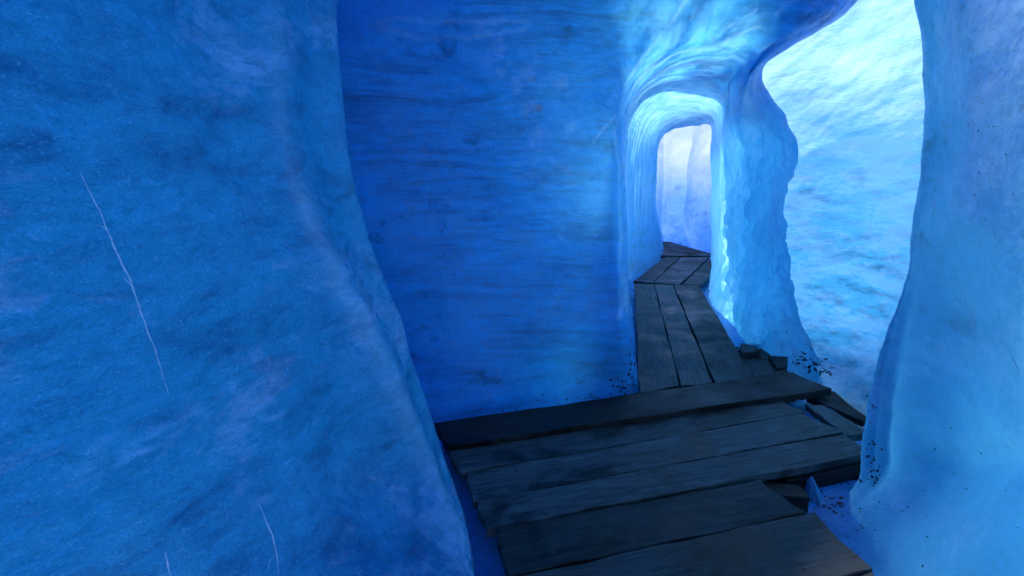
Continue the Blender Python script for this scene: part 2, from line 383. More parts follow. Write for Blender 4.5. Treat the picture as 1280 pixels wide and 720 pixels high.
# ---- vaulted passage: recess wall, ceiling, pillar, corridor ----------
def LY(px, py): return G(px, py, -0.06).y
def skirt(rs): return [[r_[0] + V((0, 0, -0.3))] + r_ + [r_[-1] + V((0, 0, -0.3))] for r_ in rs]
rings = [
 # hidden curl: left end behind left wall, right end on the back of the pillar
 [G(470, 545, -0.10), W(380, 420, 3.15), W(340, 270, 3.15), W(330, 120, 3.15), W(330, -40, 3.1), W(420, -190, 2.9), W(760, -300, 2.9), W(1080, -260, 3.5), W(1076, -14, 4.5), W(985, 60, 4.75), W(948, 102, 4.95), W(982, 186, 4.95), W(966, 262, 4.9), W(972, 335, 4.75), W(996, 405, 4.3), G(1030, 474, -0.1)],
 [G(500, 540, -0.10), W(440, 420, 3.18), W(410, 270, 3.22), W(400, 120, 3.25), W(410, -40, 3.2), W(520, -170, 3.0), W(800, -220, 3.0), W(1060, -140, 3.6), W(1078, -10, 4.15), W(994, 55, 4.35), W(955, 98, 4.55), W(1000, 184, 4.55), W(980, 262, 4.5), W(986, 335, 4.35), W(1006, 405, 4.0), G(1034, 478, -0.08)],
 [G(590, 524, -0.10), W(560, 420, 3.25), W(545, 270, 3.36), W(545, 120, 3.42), W(560, -20, 3.4), W(650, -120, 3.2), W(840, -130, 3.2), W(1030, -70, 3.6), W(1060, -4, 4.0), W(975, 60, 4.15), W(938, 110, 4.35), W(980, 188, 4.35), W(966, 262, 4.3), W(970, 335, 4.2), W(986, 405, 3.95), G(1015, 474, -0.08)],
 [G(690, 507, -0.10), W(680, 420, 3.25), W(675, 270, 3.42), W(680, 120, 3.5), W(695, 10, 3.5), W(760, -60, 3.4), W(880, -60, 3.5), W(990, -20, 3.7), W(1005, 24, 3.95), W(950, 70, 4.15), W(926, 125, 4.45), W(950, 190, 4.5), W(945, 262, 4.45), W(948, 335, 4.35), W(955, 400, 4.1), G(980, 464, -0.08)],
 [G(762, 496, -0.10), W(758, 420, 3.20), W(750, 280, 3.38), W(748, 150, 3.5), W(765, 60, 3.6), W(810, 5, 3.6), W(880, -5, 3.7), W(945, 20, 3.9), W(955, 55, 4.1), W(932, 90, 4.4), W(918, 145, 4.85), W(928, 200, 5.0), W(925, 265, 4.95), W(926, 335, 4.8), W(930, 390, 4.6), G(948, 446, -0.08)],
 [G(790, 494, -0.10), W(782, 420, 3.22), W(774, 280, 3.42), W(773, 155, 3.58), W(785, 100, 3.7), W(828, 66, 3.8), W(875, 50, 3.95), W(915, 56, 4.2), W(925, 78, 4.5), W(915, 104, 4.9), W(910, 150, 5.4), W(912, 205, 5.6), W(910, 265, 5.6), W(910, 335, 5.5), W(912, 375, 5.3), G(925, 415, -0.08)],
 [G(797, 480, -0.10), W(790, 420, 3.55), W(784, 285, 3.8), W(781, 165, 4.1), W(791, 118, 4.3), W(832, 84, 4.4), W(875, 74, 4.5), W(903, 84, 4.8), W(912, 98, 5.2), W(908, 118, 5.6), W(906, 155, 5.9), W(906, 205, 6.0), W(905, 265, 6.05), W(904, 330, 6.05), W(903, 360, 6.0), G(905, 388, -0.08)],
 [G(790, 400, -0.10), W(786, 380, 4.8), W(780, 290, 5.0), W(779, 180, 5.2), W(790, 132, 5.5), W(824, 103, 5.6), W(860, 100, 5.7), W(888, 106, 5.8), W(902, 118, 6.0), W(905, 134, 6.2), W(904, 165, 6.3), W(904, 210, 6.35), W(903, 265, 6.35), W(902, 325, 6.35), W(895, 350, 6.3), G(888, 372, -0.08)],
 [G(786, 352, -0.10), W(785, 335, 7.0), W(786, 270, 7.1), W(789, 190, 7.1), W(800, 152, 7.1), W(826, 130, 7.1), W(858, 126, 7.1), W(880, 130, 7.1), W(893, 138, 7.1), W(898, 150, 7.1), W(899, 180, 7.1), W(899, 215, 7.1), W(898, 265, 7.1), W(897, 315, 7.1), W(891, 338, 7.1), G(888, 350, -0.08)],
 [G(800, 342, -0.10), W(806, 322, 8.2), W(806, 265, 8.2), W(809, 205, 8.2), W(812, 172, 8.2), W(828, 150, 8.2), W(856, 144, 8.2), W(876, 143, 8.2), W(888, 147, 8.1), W(892, 155, 8.1), W(892, 185, 8.0), W(892, 220, 8.0), W(891, 265, 8.0), W(891, 305, 8.0), W(890, 325, 8.0), G(890, 336, -0.08)],
 [G(826, 324, -0.10), W(828, 308, 9.1), W(821, 265, 9.1), W(821, 212, 9.1), W(823, 183, 9.1), W(832, 164, 9.1), W(856, 156, 9.1), W(876, 153, 9.1), W(886, 155, 9.0), W(890, 163, 9.0), W(891, 190, 8.9), W(891, 225, 8.9), W(890, 265, 8.9), W(890, 298, 8.9), W(891, 315, 8.9), G(892, 325, -0.08)],
 [G(815, 320, -0.10), W(815, 306, 9.7), W(808, 265, 9.7), W(808, 200, 9.7), W(810, 150, 9.5), W(825, 120, 9.5), W(856, 110, 9.5), W(880, 110, 9.5), W(900, 125, 9.5), W(910, 160, 9.5), W(912, 190, 9.5), W(912, 225, 9.5), W(912, 265, 9.5), W(912, 292, 9.5), W(912, 305, 9.5), G(912, 315, -0.08)],
]
def sight(P):
    D = P - np.array([0, 0, CAM_H]); fwd = D[:, 1] * _cp - D[:, 2] * _sp; up = D[:, 1] * _sp + D[:, 2] * _cp
    fwd = np.maximum(fwd, 0.05)
    return 640 + F_PX * D[:, 0] / fwd, 360 - F_PX * up / fwd
RIMS = [([(900, -20), (862, 2), (838, 32), (820, 55), (795, 82), (780, 108), (774, 138), (772, 170), (775, 215), (777, 300), (780, 400)], 2.6, 1.0),
        ([(950, 38), (905, 52), (872, 62), (850, 66), (830, 74), (812, 84), (796, 100), (786, 118), (778, 140)], 2.2, 1.0),
        ([(773, 142), (764, 154), (752, 168), (742, 180)], 1.6, 0.7), ([(776, 140), (784, 158), (788, 178), (788, 230)], 2.0, 0.8),
        ([(945, 12), (925, 28), (900, 40), (880, 55)], 2.2, 0.7), ([(838, 50), (830, 62), (814, 74)], 1.6, 0.7),
        ([(1020, 32), (990, 48), (962, 62), (945, 80)], 2.4, 0.7), ([(968, 20), (985, 2), (1010, -15)], 2.4, 0.6),
        ([(815, 160), (818, 200), (817, 260)], 1.8, 0.5), ([(800, 170), (798, 210), (800, 250)], 1.8, 0.4),
        ([(868, -10), (842, 30), (826, 44)], 1.6, 0.6), ([(468, 30), (500, 24), (560, 25), (620, 27), (655, 31)], 2.2, 0.4), ([(476, 40), (520, 43), (590, 44), (650, 40)], 2.2, 0.4)]
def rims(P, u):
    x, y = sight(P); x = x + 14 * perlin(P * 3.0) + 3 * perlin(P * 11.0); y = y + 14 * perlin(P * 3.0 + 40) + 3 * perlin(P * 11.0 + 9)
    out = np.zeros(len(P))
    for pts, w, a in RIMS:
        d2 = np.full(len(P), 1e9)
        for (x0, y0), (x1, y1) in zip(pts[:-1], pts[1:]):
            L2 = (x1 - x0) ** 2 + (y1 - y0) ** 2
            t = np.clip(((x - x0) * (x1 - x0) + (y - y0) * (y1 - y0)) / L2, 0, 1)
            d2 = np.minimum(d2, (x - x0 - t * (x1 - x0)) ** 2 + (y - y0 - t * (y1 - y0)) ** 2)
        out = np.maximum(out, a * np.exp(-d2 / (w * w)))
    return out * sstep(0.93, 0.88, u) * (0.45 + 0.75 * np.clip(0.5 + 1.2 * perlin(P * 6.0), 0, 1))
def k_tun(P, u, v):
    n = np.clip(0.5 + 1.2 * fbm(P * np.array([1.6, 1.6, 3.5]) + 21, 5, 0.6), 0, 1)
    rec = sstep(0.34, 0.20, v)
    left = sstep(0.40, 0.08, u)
    return rec * (0.85 * left * (0.45 + n) + 0.95 * sstep(0.42, 0.62, n) * left * sstep(1.9, 1.0, P[:, 2])) + 0.3 * sstep(0.55, 0.3, u) * sstep(0.16, 0.3, v) * sstep(0.5, 0.36, v) * left  # recess shade painted in towards the left and foot, with dark bands
def d_tun(P, N, u, v):
    X, Y, Z = P[:, 0], P[:, 1], P[:, 2]
    base = 0.03 * fbm(P * np.array([1.6, 1.3, 1.1]), 3) + 0.004 * fbm(P * 14.0, 3)
    lump = sstep(0.60, 0.72, v) * sstep(0.02, 0.12, u) * sstep(0.62, 0.45, u)
    n = fbm(P * np.array([3.5, 3.5, 2.6]), 4, 0.55)
    ridge = 1 - np.abs(fbm(P * np.array([4.5, 4.5, 3.5]) + 9.1, 3, 0.5)) * 2.2
    ceil = sstep(0.25, 0.36, v) * sstep(0.75, 0.6, v)
    r2 = np.maximum(0, 1 - np.abs(fbm(P * np.array([1.4, 3.4, 3.4]) + 3.7, 2, 0.5)) * 5.0)
    flute = np.abs(np.sin(X * 16 + Y * 9 + 1.5 * perlin(P * 0.9))) * sstep(0.62, 0.68, u) * sstep(0.42, 0.30, v) * 2
    deep = sstep(0.55, 0.75, u)
    return -(base + lump * (0.085 * n + 0.028 * ridge + 0.006 * fbm(P * 9.0, 3)) + ceil * 0.03 * fbm(P * np.array([1.6, 2.0, 2.0]), 2) * (1 - deep) + deep * 0.05 * fbm(P * np.array([2.4, 2.0, 1.2]) + 4, 3) + 0.024 * flute) - 0.004 * rims(P, u)
def b_tun(P, u, v):
    n = np.clip(0.5 + 1.2 * fbm(P * np.array([3.0, 3.0, 2.2]) + 11, 5, 0.6), 0, 1)
    jamb = sstep(0.62, 0.66, v) * sstep(0.42, 0.56, u) * 0.55  # lit side of the jamb painted pale
    pil = sstep(0.60, 0.70, v) * (0.42 + 0.58 * n)
    n2 = np.clip(0.5 + 1.3 * fbm(P * np.array([7.0, 5.0, 0.9]) + 2, 4, 0.6), 0, 1)
    deep = sstep(0.60, 0.68, u) * (0.14 + 0.45 * n2 * sstep(0.3, 1.2, P[:, 2]) + 0.15 * sstep(1.2, 2.2, P[:, 2]))  # passage paler upward: light from above painted into the ice
    ceil = sstep(0.25, 0.35, v) * sstep(0.75, 0.6, v) * sstep(0.30, 0.5, u) * sstep(0.45, 0.75, n) * 0.22
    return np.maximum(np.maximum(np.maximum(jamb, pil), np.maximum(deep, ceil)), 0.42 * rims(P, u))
def t_tun(P, u, v):
    n = np.clip(0.5 + 1.3 * fbm(P * np.array([3.2, 3.2, 2.2]) + 31, 5, 0.6), 0, 1)
    pil = sstep(0.60, 0.70, v) * (0.8 + 0.25 * n)
    ceil = sstep(0.18, 0.32, v) * sstep(0.75, 0.6, v) * sstep(0.22, 0.45, u) * (0.22 + 0.36 * n)  # ceiling made brighter towards the arch, as if nearer the light
    deep = sstep(0.58, 0.68, u) * 0.45
    rec = (0.0 + 0.74 * sstep(0.5, 0.0, v) * sstep(0.15, 0.42, u)) * (0.9 + 0.5 * fbm(P * 1.2 + 3, 2)) * (0.3 + 0.7 * sstep(0.4, 1.4, P[:, 2]))  # light put in: recess brightens rightward and dims at its foot
    return np.maximum(np.maximum(np.maximum(pil, ceil), deep), rec)
tunnel = struct(sheet('ice_vault', skirt(rings), 520, 620, d_tun, M_TUN, thin=t_tun, bubbly_lit=b_tun, dense_shaded=k_tun), 'deep blue vaulted ice recess wall, arch and lumpy pillar round the narrow passage')

# ---- bright wall in the side chamber ---------------------------------
rows = []
BR = [(560, None), (500, None), (440, 3.70), (385, 4.05), (310, 4.45), (220, 4.9), (110, 5.3), (0, 5.5), (-60, 5.5)]
base_pts = [G(925, 430, -0.3), G(940, 430, -0.2), G(985, 440, -0.2), G(1020, 462, -0.2), G(1052, 484, -0.2), G(1090, 510, -0.2), G(1140, 535, -0.2), G(1210, 560, -0.2), G(1300, 590, -0.2), G(1430, 615, -0.2)]
base_pts = [V((0, 0, CAM_H)) + (p - V((0, 0, CAM_H))) * ((CAM_H - 0.0) / (CAM_H - p.z)) for p in base_pts]
b2 = base_pts; base_pts = [p - V((0.05, 0.06, 0.35)) for p in b2]
xs = [800, 905, 960, 1005, 1050, 1100, 1160, 1240, 1340, 1520]
yoff = [1.5, 0.9, 0.65, 0.35, 0.1, -0.25, -0.7, -1.2, -1.7, -2.4]
rows = [base_pts, b2]
for py, Y in BR[2:]:
    k = float(np.interp(py, [0, 455], [1.0, 0.85]))
    xs[0] = float(np.interp(py, [-20, 60, 110], [780, 860, 925])); xs[1] = float(np.interp(py, [-20, 60, 110], [880, 920, 940]))
    rows.append([W(x, py - dp * float(np.interp(py, [-60, 100], [1, 0])), Y + yo * k) for x, yo, dp in zip(xs, yoff, (0, 0, 0, 0, 20, 40, 50, 40, 0, 0))])
rows.append([p + (V((-0.2, -1.0, 1.8)) if i > 1 else V((0, 0.03, 0.06))) for i, p in enumerate(rows[-1])])  # added overhanging lip, out of view, to keep direct sun off the floor
def d_bright(P, N, u, v):
    a = math.radians(38)
    Q = np.stack([P[:, 0] * math.cos(a) + P[:, 2] * math.sin(a), P[:, 1], -P[:, 0] * math.sin(a) + P[:, 2] * math.cos(a)], 1)
    return 0.06 * fbm(P * 1.1, 3) + 0.018 * fbm(Q * np.array([1.6, 2.0, 5.0]), 5, 0.62) + 0.004 * fbm(Q * np.array([8, 12, 24.0]), 3)
bright = struct(sheet('ice_wall', rows, 340, 260, d_bright, M_BRIGHT, bubbly_lit=lambda P, u, v: sstep(0.6, 2.4, P[:, 2] + 0.5 * fbm(P * np.array([2.0, 2.0, 3.0]), 4)) * 0.72), 'bright white and cyan streaked ice wall seen between the pillar and the right wall')  # top whitened: skylight from above painted into the colour

# ---- far chamber wall -------------------------------------------------
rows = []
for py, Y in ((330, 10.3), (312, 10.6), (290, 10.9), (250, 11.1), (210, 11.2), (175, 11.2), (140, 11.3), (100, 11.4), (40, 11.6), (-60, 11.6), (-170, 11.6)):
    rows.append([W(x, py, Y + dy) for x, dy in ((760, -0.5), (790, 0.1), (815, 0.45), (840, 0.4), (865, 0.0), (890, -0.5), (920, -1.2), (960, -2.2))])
def d_far(P, N, u, v):
    fl = np.abs(np.sin(P[:, 0] * 7.5 + 1.2 * perlin(P * 0.8)))
    return 0.05 * fbm(P * 1.2, 3) - 0.13 * fl + 0.01 * fbm(P * 7, 3)
far_wall = struct(sheet('ice_wall', rows, 160, 200, d_far, M_FAR, bubbly_lit=lambda P, u, v: sstep(0.6, 2.3, P[:, 2] + 0.3 * fbm(P * 1.5, 3))), 'pale fluted ice wall closing the far end of the passage, nearly white at the top')  # whitens with height: light falling from above painted into the ice

# ---- near ceiling ------------------------------------------------------
rows = []
for Y in (-0.6, 0.5, 1.5, 2.4, 3.1, 3.6):
    rows.append([V((x, Y, z + 0.1 * math.sin(Y * 1.3))) for x, z in ((-2.4, 2.3), (-1.6, 2.6), (-0.8, 2.85), (0, 2.95), (0.6, 2.9), (1.1, 2.8), (1.6, 2.7))])
def d_ceil(P, N, u, v): return 0.07 * fbm(P * 1.2, 3) + 0.01 * fbm(P * 6, 3)
ceil = struct(sheet('ice_ceiling', rows, 120, 120, d_ceil, M_TUN), 'rippled blue ice ceiling overhead')

# ---- floor of ice -------------------------------------------------------
xsA = np.concatenate([[-40, -15, -6], np.linspace(-3, 5, 14), [8, 16, 40]])
ysA = np.concatenate([[-40, -15, -5], np.linspace(-2, 13, 20), [18, 30, 45]])
rows = [[V((x, y, -0.14)) for y in ysA] for x in xsA]
def d_floor(P, N, u, v): return 0.03 * fbm(P * 1.7, 3) + 0.006 * fbm(P * 9, 3)
floor = struct(sheet('ice_floor', rows, 260, 260, d_floor, M_FLOOR), 'blue ice floor under the boards')

# ================================================================== WOODEN WALKWAY
def plank(name, corners, thick, mat, parent=None, z=0.0, seg=(14, 4), rough=0.004, sag=0.0):
    """corners: back-left, back-right, front-right, front-left world points (top surface)."""
    c = [Vector(p) for p in corners]
    ctr = sum(c, Vector()) / 4
    ax = ((c[1] - c[0]) + (c[2] - c[3]))
    if ax.length < ((c[3] - c[0]) + (c[2] - c[1])).length:      # keep local x along the grain
        c = [c[3], c[0], c[1], c[2]]; ax = ((c[1] - c[0]) + (c[2] - c[3]))
    ang = math.atan2(ax.y, ax.x)
    R = Matrix.Rotation(-ang, 3, 'Z')
    loc = [R @ (p - ctr) for p in c]
    nx, ny = seg
    vs, fs = [], []
    rn = random.Random(hash((round(ctr.x, 3), round(ctr.y, 3))) & 0xffff)
    ph = rn.random() * 50
    ends = [(rn.uniform(-.012, .012), rn.uniform(-.012, .012)) for _ in range(ny + 1)]
    def top(i, j):
        s, t = i / nx, j / ny
        p = (loc[0] * (1 - s) + loc[1] * s) * (1 - t) + (loc[3] * (1 - s) + loc[2] * s) * t
        if i == 0: p = p + Vector((ends[j][0], 0, 0))
        if i == nx: p = p + Vector((ends[j][1], 0, 0))
        e = 0.0035 * math.sin(s * 17 + ph) + 0.002 * math.sin(s * 41 + ph * 2)
        if j == 0: p = p + Vector((0, e, 0))
        if j == ny: p = p + Vector((0, -e, 0))
        cup = -0.003 * math.cos((t - 0.5) * math.pi) + 0.004 * math.sin(s * 3.1 + ph) - sag * math.sin(s * math.pi)
        return p + Vector((0, 0, cup + rn.uniform(-1, 1) * rough * 0.3))
    for i in range(nx + 1):
        for j in range(ny + 1): vs.append(top(i, j))
    nT = len(vs)
    for v in list(vs): vs.append(v + Vector((0, 0, -thick)))
    I = lambda i, j: i * (ny + 1) + j
    def f4(a, b_, c_, d_): fs.append((a, b_, c_, d_))
    for i in range(nx):
        for j in range(ny):
            f4(I(i, j), I(i, j + 1), I(i + 1, j + 1), I(i + 1, j))
            f4(nT + I(i, j), nT + I(i + 1, j), nT + I(i + 1, j + 1), nT + I(i, j + 1))
    for i in range(nx):
        f4(I(i, 0), I(i + 1, 0), nT + I(i + 1, 0), nT + I(i, 0))
        f4(I(i, ny), nT + I(i, ny), nT + I(i + 1, ny), I(i + 1, ny))
    for j in range(ny):
        f4(I(0, j), nT + I(0, j), nT + I(0, j + 1), I(0, j + 1))
        f4(I(nx, j), I(nx, j + 1), nT + I(nx, j + 1), nT + I(nx, j))
    me = bpy.data.meshes.new(name); me.from_pydata([tuple(v) for v in vs], [], fs)
    import bmesh
    bm = bmesh.new(); bm.from_mesh(me); bmesh.ops.recalc_face_normals(bm, faces=bm.faces[:])
    sharp = [e for e in bm.edges if len(e.link_faces) == 2 and e.calc_face_angle(0) > 0.9]
    bmesh.ops.bevel(bm, geom=sharp, offset=min(0.004, thick * 0.2), segments=1, affect='EDGES')
    bm.to_mesh(me); bm.free()
    me.materials.append(mat)
    o = bpy.data.objects.new(name, me); C.objects.link(o)
    o.location = ctr - (parent.location if parent else Vector())
    o.rotation_euler = (0, 0, ang)
    if parent: o.parent = parent
    return o
def thing(name, loc, label, cat, group=None):
    e = bpy.data.objects.new(name, None); C.objects.link(e); e.location = loc; e.empty_display_size = 0.2
    return tag(e, label, cat, group)
def q(z, *pts): return [G(x, y, z) for x, y in pts]
def gap(c, g=0.005):
    m = sum(c, Vector()) / 4
    return [p + (m - p).normalized() * g for p in c]

# front platform of broad cross boards
plat = thing('boardwalk_platform', G(820, 600, -0.13), 'front platform of broad dark boards laid crosswise at the turn of the passage', 'boardwalk')
P = [
 (q(0.030, (541, 528), (990, 465), (1042, 486), (560, 557)), 0.055, M_WOODD),
 (q(0.000, (556, 556), (972, 496), (1006, 516), (573, 590)), 0.045, M_WOOD),
 (q(0.000, (580, 590), (1004, 517), (1056, 540), (592, 626)), 0.045, M_WOOD),
 (q(0.000, (593, 627), (1056, 541), (1092, 566), (607, 662)), 0.045, M_WOOD),
 (q(0.004, (617, 662), (950, 598), (1008, 639), (633, 722)), 0.045, M_WOOD),
 (q(0.002, (640, 723), (1020, 637), (1092, 711), (662, 815)), 0.045, M_WOOD),
 (q(0.000, (668, 818), (1094, 713), (1150, 800), (700, 930)), 0.045, M_WOOD),
]
NAIL = None
def nail(pt, parent):
    global NAIL
    if NAIL is None:
        n = 8; vs = [(0, 0, 0.0025)] + [(0.0045 * math.cos(2 * math.pi * i / n), 0.0045 * math.sin(2 * math.pi * i / n), 0.0015) for i in range(n)] + [(0.0047 * math.cos(2 * math.pi * i / n), 0.0047 * math.sin(2 * math.pi * i / n), -0.006) for i in range(n)]
        fs = [(0, 1 + i, 1 + (i + 1) % n) for i in range(n)] + [(1 + i, 1 + n + i, 1 + n + (i + 1) % n, 1 + (i + 1) % n) for i in range(n)]
        NAIL = bpy.data.meshes.new('nail'); NAIL.from_pydata(vs, [], fs); NAIL.materials.append(M_NAIL)
    o = bpy.data.objects.new('nail', NAIL); C.objects.link(o); o.parent = parent
    o.location = parent.matrix_basis.inverted() @ (pt - (parent.parent.location if parent.parent else Vector()))
    return o
for c, th, mt in P:
    pk = plank('plank', gap(c, 0.006), th, mt, plat, seg=(22, 4))
    for a_, b_ in ((0.13, 0.25), (0.14, 0.75), (0.80, 0.22), (0.81, 0.78)):
        a_ += random.uniform(-0.012, 0.012)
        e0 = c[0] * (1 - a_) + c[1] * a_; e1 = c[3] * (1 - a_) + c[2] * a_
        nail(e0 * (1 - b_) + e1 * b_, pk)
def beam(a, b, w, h, mat, parent, name='beam'):
    d = (b - a); n = Vector((-d.y, d.x, 0)).normalized() * (w / 2)
    return plank(name, [a + n, b + n, b - n, a - n], h, mat, parent, seg=(8, 2), rough=0.006)
beam(G(640, 560, -0.055), G(720, 790, -0.055), 0.12, 0.10, M_WOODD, plat)
beam(G(968, 590, -0.05), G(1072, 569, -0.05), 0.16, 0.11, M_WOODD, plat)
beam(G(900, 604, -0.055), G(1006, 614, -0.055), 0.11, 0.11, M_WOODD, plat)
beam(G(860, 520, -0.055), G(960, 800, -0.055), 0.12, 0.10, M_WOODD, plat)

# three long boards into the corridor
run = thing('boardwalk', G(850, 420, -0.13), 'narrow boardwalk of three long boards leading back into the passage', 'boardwalk')
for c in ([(793, 354), (817, 355), (850, 482), (799, 491)], [(818, 355), (841, 356), (892, 479), (851, 482)], [(842, 356), (874, 358), (944, 473), (894, 479)]):
    plank('plank', gap(q(0.012, *c), 0.010), 0.045, M_WOOD, run, seg=(22, 4))
beam(G(798, 440, -0.04), G(925, 436, -0.04), 0.1, 0.09, M_WOODD, run)
beam(G(796, 375, -0.04), G(878, 375, -0.04), 0.1, 0.09, M_WOODD, run)

# turned landing at the back
land = thing('boardwalk_landing', G(850, 340, -0.13), 'small slanting board landing behind the three long boards', 'boardwalk')
for c in ([(792, 351), (815, 353.5), (850, 321), (832, 321)], [(816, 353.5), (849, 356.5), (887, 320.5), (851, 321)], [(851.5, 356.5), (873, 357.5), (892, 340), (892, 319)]):
    plank('plank', gap(q(0.006, *c), 0.012), 0.045, M_WOOD, land, seg=(10, 4))
endw = thing('boardwalk_end', G(850, 314, -0.13), 'last dark boards of the walk turning out of sight at the far wall', 'boardwalk')
for c in ([(822, 301), (836, 302), (895, 318.5), (893, 320), (822, 308)], ):
    plank('plank', gap(q(0.0, (826, 301.5), (837, 302), (892, 317.5), (826, 311)), 0.01), 0.04, M_WOODD, endw, seg=(10, 3))
plank('plank', gap(q(-0.004, (826, 311.5), (892, 318), (888, 320), (826, 320)), 0.01), 0.04, M_WOODD, endw, seg=(10, 3))

# loose boards
tag(plank('loose_board', q(-0.01, (1007, 504), (1031, 505), (1090, 544), (1054, 543)), 0.045, M_WOOD), 'loose board lying slanted beside the right end of the front platform', 'board')
tag(plank('loose_board', q(-0.045, (1010, 496), (1040, 488), (1096, 519), (1080, 526)), 0.045, M_WOODD), 'loose dark board against the foot of the bright ice wall', 'board')
tag(plank('loose_board', q(0.006, (925, 441), (953, 434), (985, 464), (943, 472)), 0.045, M_WOOD), 'short board stub filling the corner right of the three long boards', 'board')
def rock(name, ctr, s, mat, seed):
    import bmesh
    bm = bmesh.new(); bmesh.ops.create_icosphere(bm, subdivisions=2, radius=1)
    r = random.Random(seed)
    from mathutils import noise as mn
    for v in bm.verts:
        k = 1 + 0.45 * mn.noise(v.co * 1.3 + Vector((seed * 3.1, 0, 0)))
        v.co = Vector((v.co.x * s[0], v.co.y * s[1], v.co.z * s[2])) * k
    me = bpy.data.meshes.new(name); bm.to_mesh(me); bm.free(); me.materials.append(mat)
    o = bpy.data.objects.new(name, me); C.objects.link(o); o.location = ctr; o.rotation_euler = (0, 0, r.random() * 3)
    return o
tag(plank('wood_block', q(0.06, (926, 428), (944, 431), (951, 438), (927, 441)), 0.09, M_WOOD), 'small angular wood offcut propped behind the board stub', 'block')
tag(plank('wood_block', q(0.03, (960, 444), (984, 445), (984, 457), (972, 461)), 0.09, M_WOODD), 'dark wood offcut at the foot of the pillar', 'block')
def shard(name, base, w, h, mat, seed):
    r_ = random.Random(seed); n = 7; L = 6; vs = []; fs = []
    for k in range(L):
        t_ = k / (L - 1); rad = w * (1 - t_) ** 0.8 + 0.004
        for i in range(n):
            a = 2 * math.pi * i / n
            q_ = rad * r_.uniform(0.75, 1.2)
            vs.append((q_ * math.cos(a) * 0.6 - 0.02 * t_, q_ * math.sin(a) * 1.1, h * t_))
    for k in range(L - 1):
        for i in range(n):
            fs.append((k * n + i, k * n + (i + 1) % n, (k + 1) * n + (i + 1) % n, (k + 1) * n + i))
    fs.append(tuple((L - 1) * n + i for i in range(n)))
    me = bpy.data.meshes.new(name); me.from_pydata(vs, [], fs); me.materials.append(mat)
    o = bpy.data.objects.new(name, me); C.objects.link(o); o.location = base
    return o
tag(rock('ice_chunk', G(998, 507, -0.05), (0.05, 0.07, 0.04), M_BRIGHT, 4), 'pale lump of ice poking up between platform and loose board', 'ice')
tag(shard('ice_chunk', G(1016, 622, -0.14), 0.07, 0.12, M_RIGHT, 9), 'pointed blue ice lump beside the beam ends', 'ice')


# ================================================================== CRACKS, VEINS, DIRT
bpy.context.view_layer.update()
ICE = [left_wall, right_wall, tunnel, bright, far_wall, floor]
TREES = {}
for o_ in ICE:
    me_ = o_.data
    co_ = np.empty(len(me_.vertices) * 3); me_.vertices.foreach_get('co', co_)
    ix_ = np.empty(len(me_.loops), np.int32); me_.loops.foreach_get('vertex_index', ix_)
    TREES[o_] = BVHTree.FromPolygons(co_.reshape(-1, 3).tolist(), ix_.reshape(-1, 4).tolist())
EYE = Vector((0, 0, CAM_H))
def hit(px, py, only=None):
    best = None
    for o_, t_ in TREES.items():
        if only and o_ not in only: continue
        h = t_.ray_cast(EYE, ray(px, py).normalized())
        if h[0] is not None and (best is None or h[3] < best[2]):
            n = h[1]
            if n.dot(ray(px, py)) > 0: n = -n
            best = (h[0], n, h[3], o_)
    return best
def polyline(pts, step=4.0):
    out = []
    for (a, b), (c, d) in zip(pts[:-1], pts[1:]):
        n = max(1, int(math.hypot(c - a, d - b) / step))
        out += [(a + (c - a) * i / n, b + (d - b) * i / n) for i in range(n)]
    return out + [pts[-1]]
def vein(name, pts, width, mat, owner, jitter=1.0, seed=1, lift=0.35, only=None):
    """A thin healed fracture standing a few millimetres proud of the ice it runs through."""
    rn = random.Random(seed); P_ = polyline(pts); vs, fs = [], []
    run_, w0 = [], 0
    ph = rn.random() * 9
    for k, (x, y) in enumerate(P_):
        h = hit(x + jitter * math.sin(k * 0.9 + ph) * rn.uniform(0.3, 1), y, only or [owner])
        if h: run_.append((h[0], h[1]))
    run_ = [p for i, p in enumerate(run_) if i == 0 or (p[0] - run_[i - 1][0]).length < 0.35]
    n = len(run_)
    if n < 3: return None
    for k, (p, nn) in enumerate(run_):
        d = (run_[min(n - 1, k + 1)][0] - run_[max(0, k - 1)][0]).normalized()
        sd = d.cross(nn).normalized()
        s_ = k / (n - 1)
        w = width * (0.25 + 0.75 * math.sin(math.pi * min(1, max(0, s_)))) * rn.uniform(0.45, 1.25) + 0.0006
        vs += [p - sd * w - nn * 0.004, p - sd * w * 0.5 + nn * w * lift, p + nn * w * lift * 1.6, p + sd * w * 0.5 + nn * w * lift, p + sd * w - nn * 0.004]
        if k:
            a = (k - 1) * 5; b = k * 5
            for j in range(4): fs.append((a + j, a + j + 1, b + j + 1, b + j))
    me = bpy.data.meshes.new(name); me.from_pydata([tuple(v) for v in vs], [], fs)
    for p in me.polygons: p.use_smooth = True
    me.materials.append(mat)
    o = bpy.data.objects.new(name, me); C.objects.link(o); o.parent = owner
    return o
def glow_mat(name, c, c2, scale):
    m = plain_mat(name, c, 0.4, c2, scale); t = m.node_tree; b = t.nodes['Principled BSDF']
    tr = t.nodes.new('ShaderNodeBsdfTranslucent'); tr.inputs['Color'].default_value = (*c, 1)
    ms = t.nodes.new('ShaderNodeMixShader'); ms.inputs[0].default_value = 0.5
    t.links.new(b.outputs[0], ms.inputs[1]); t.links.new(tr.outputs[0], ms.inputs[2])
    t.links.new(ms.outputs[0], t.nodes['Material Output'].inputs['Surface']); return m
M_CRACK = plain_mat('white_crack_ice', (0.88, 0.90, 0.97), 0.5, (0.35, 0.58, 0.80), 45)
vein('crack', [(100, 215), (112, 240), (124, 262), (135, 290), (150, 325), (163, 350), (172, 378), (185, 415), (195, 440), (205, 475), (211, 494)], 0.0038, M_CRACK, left_wall, 0.5, 3)
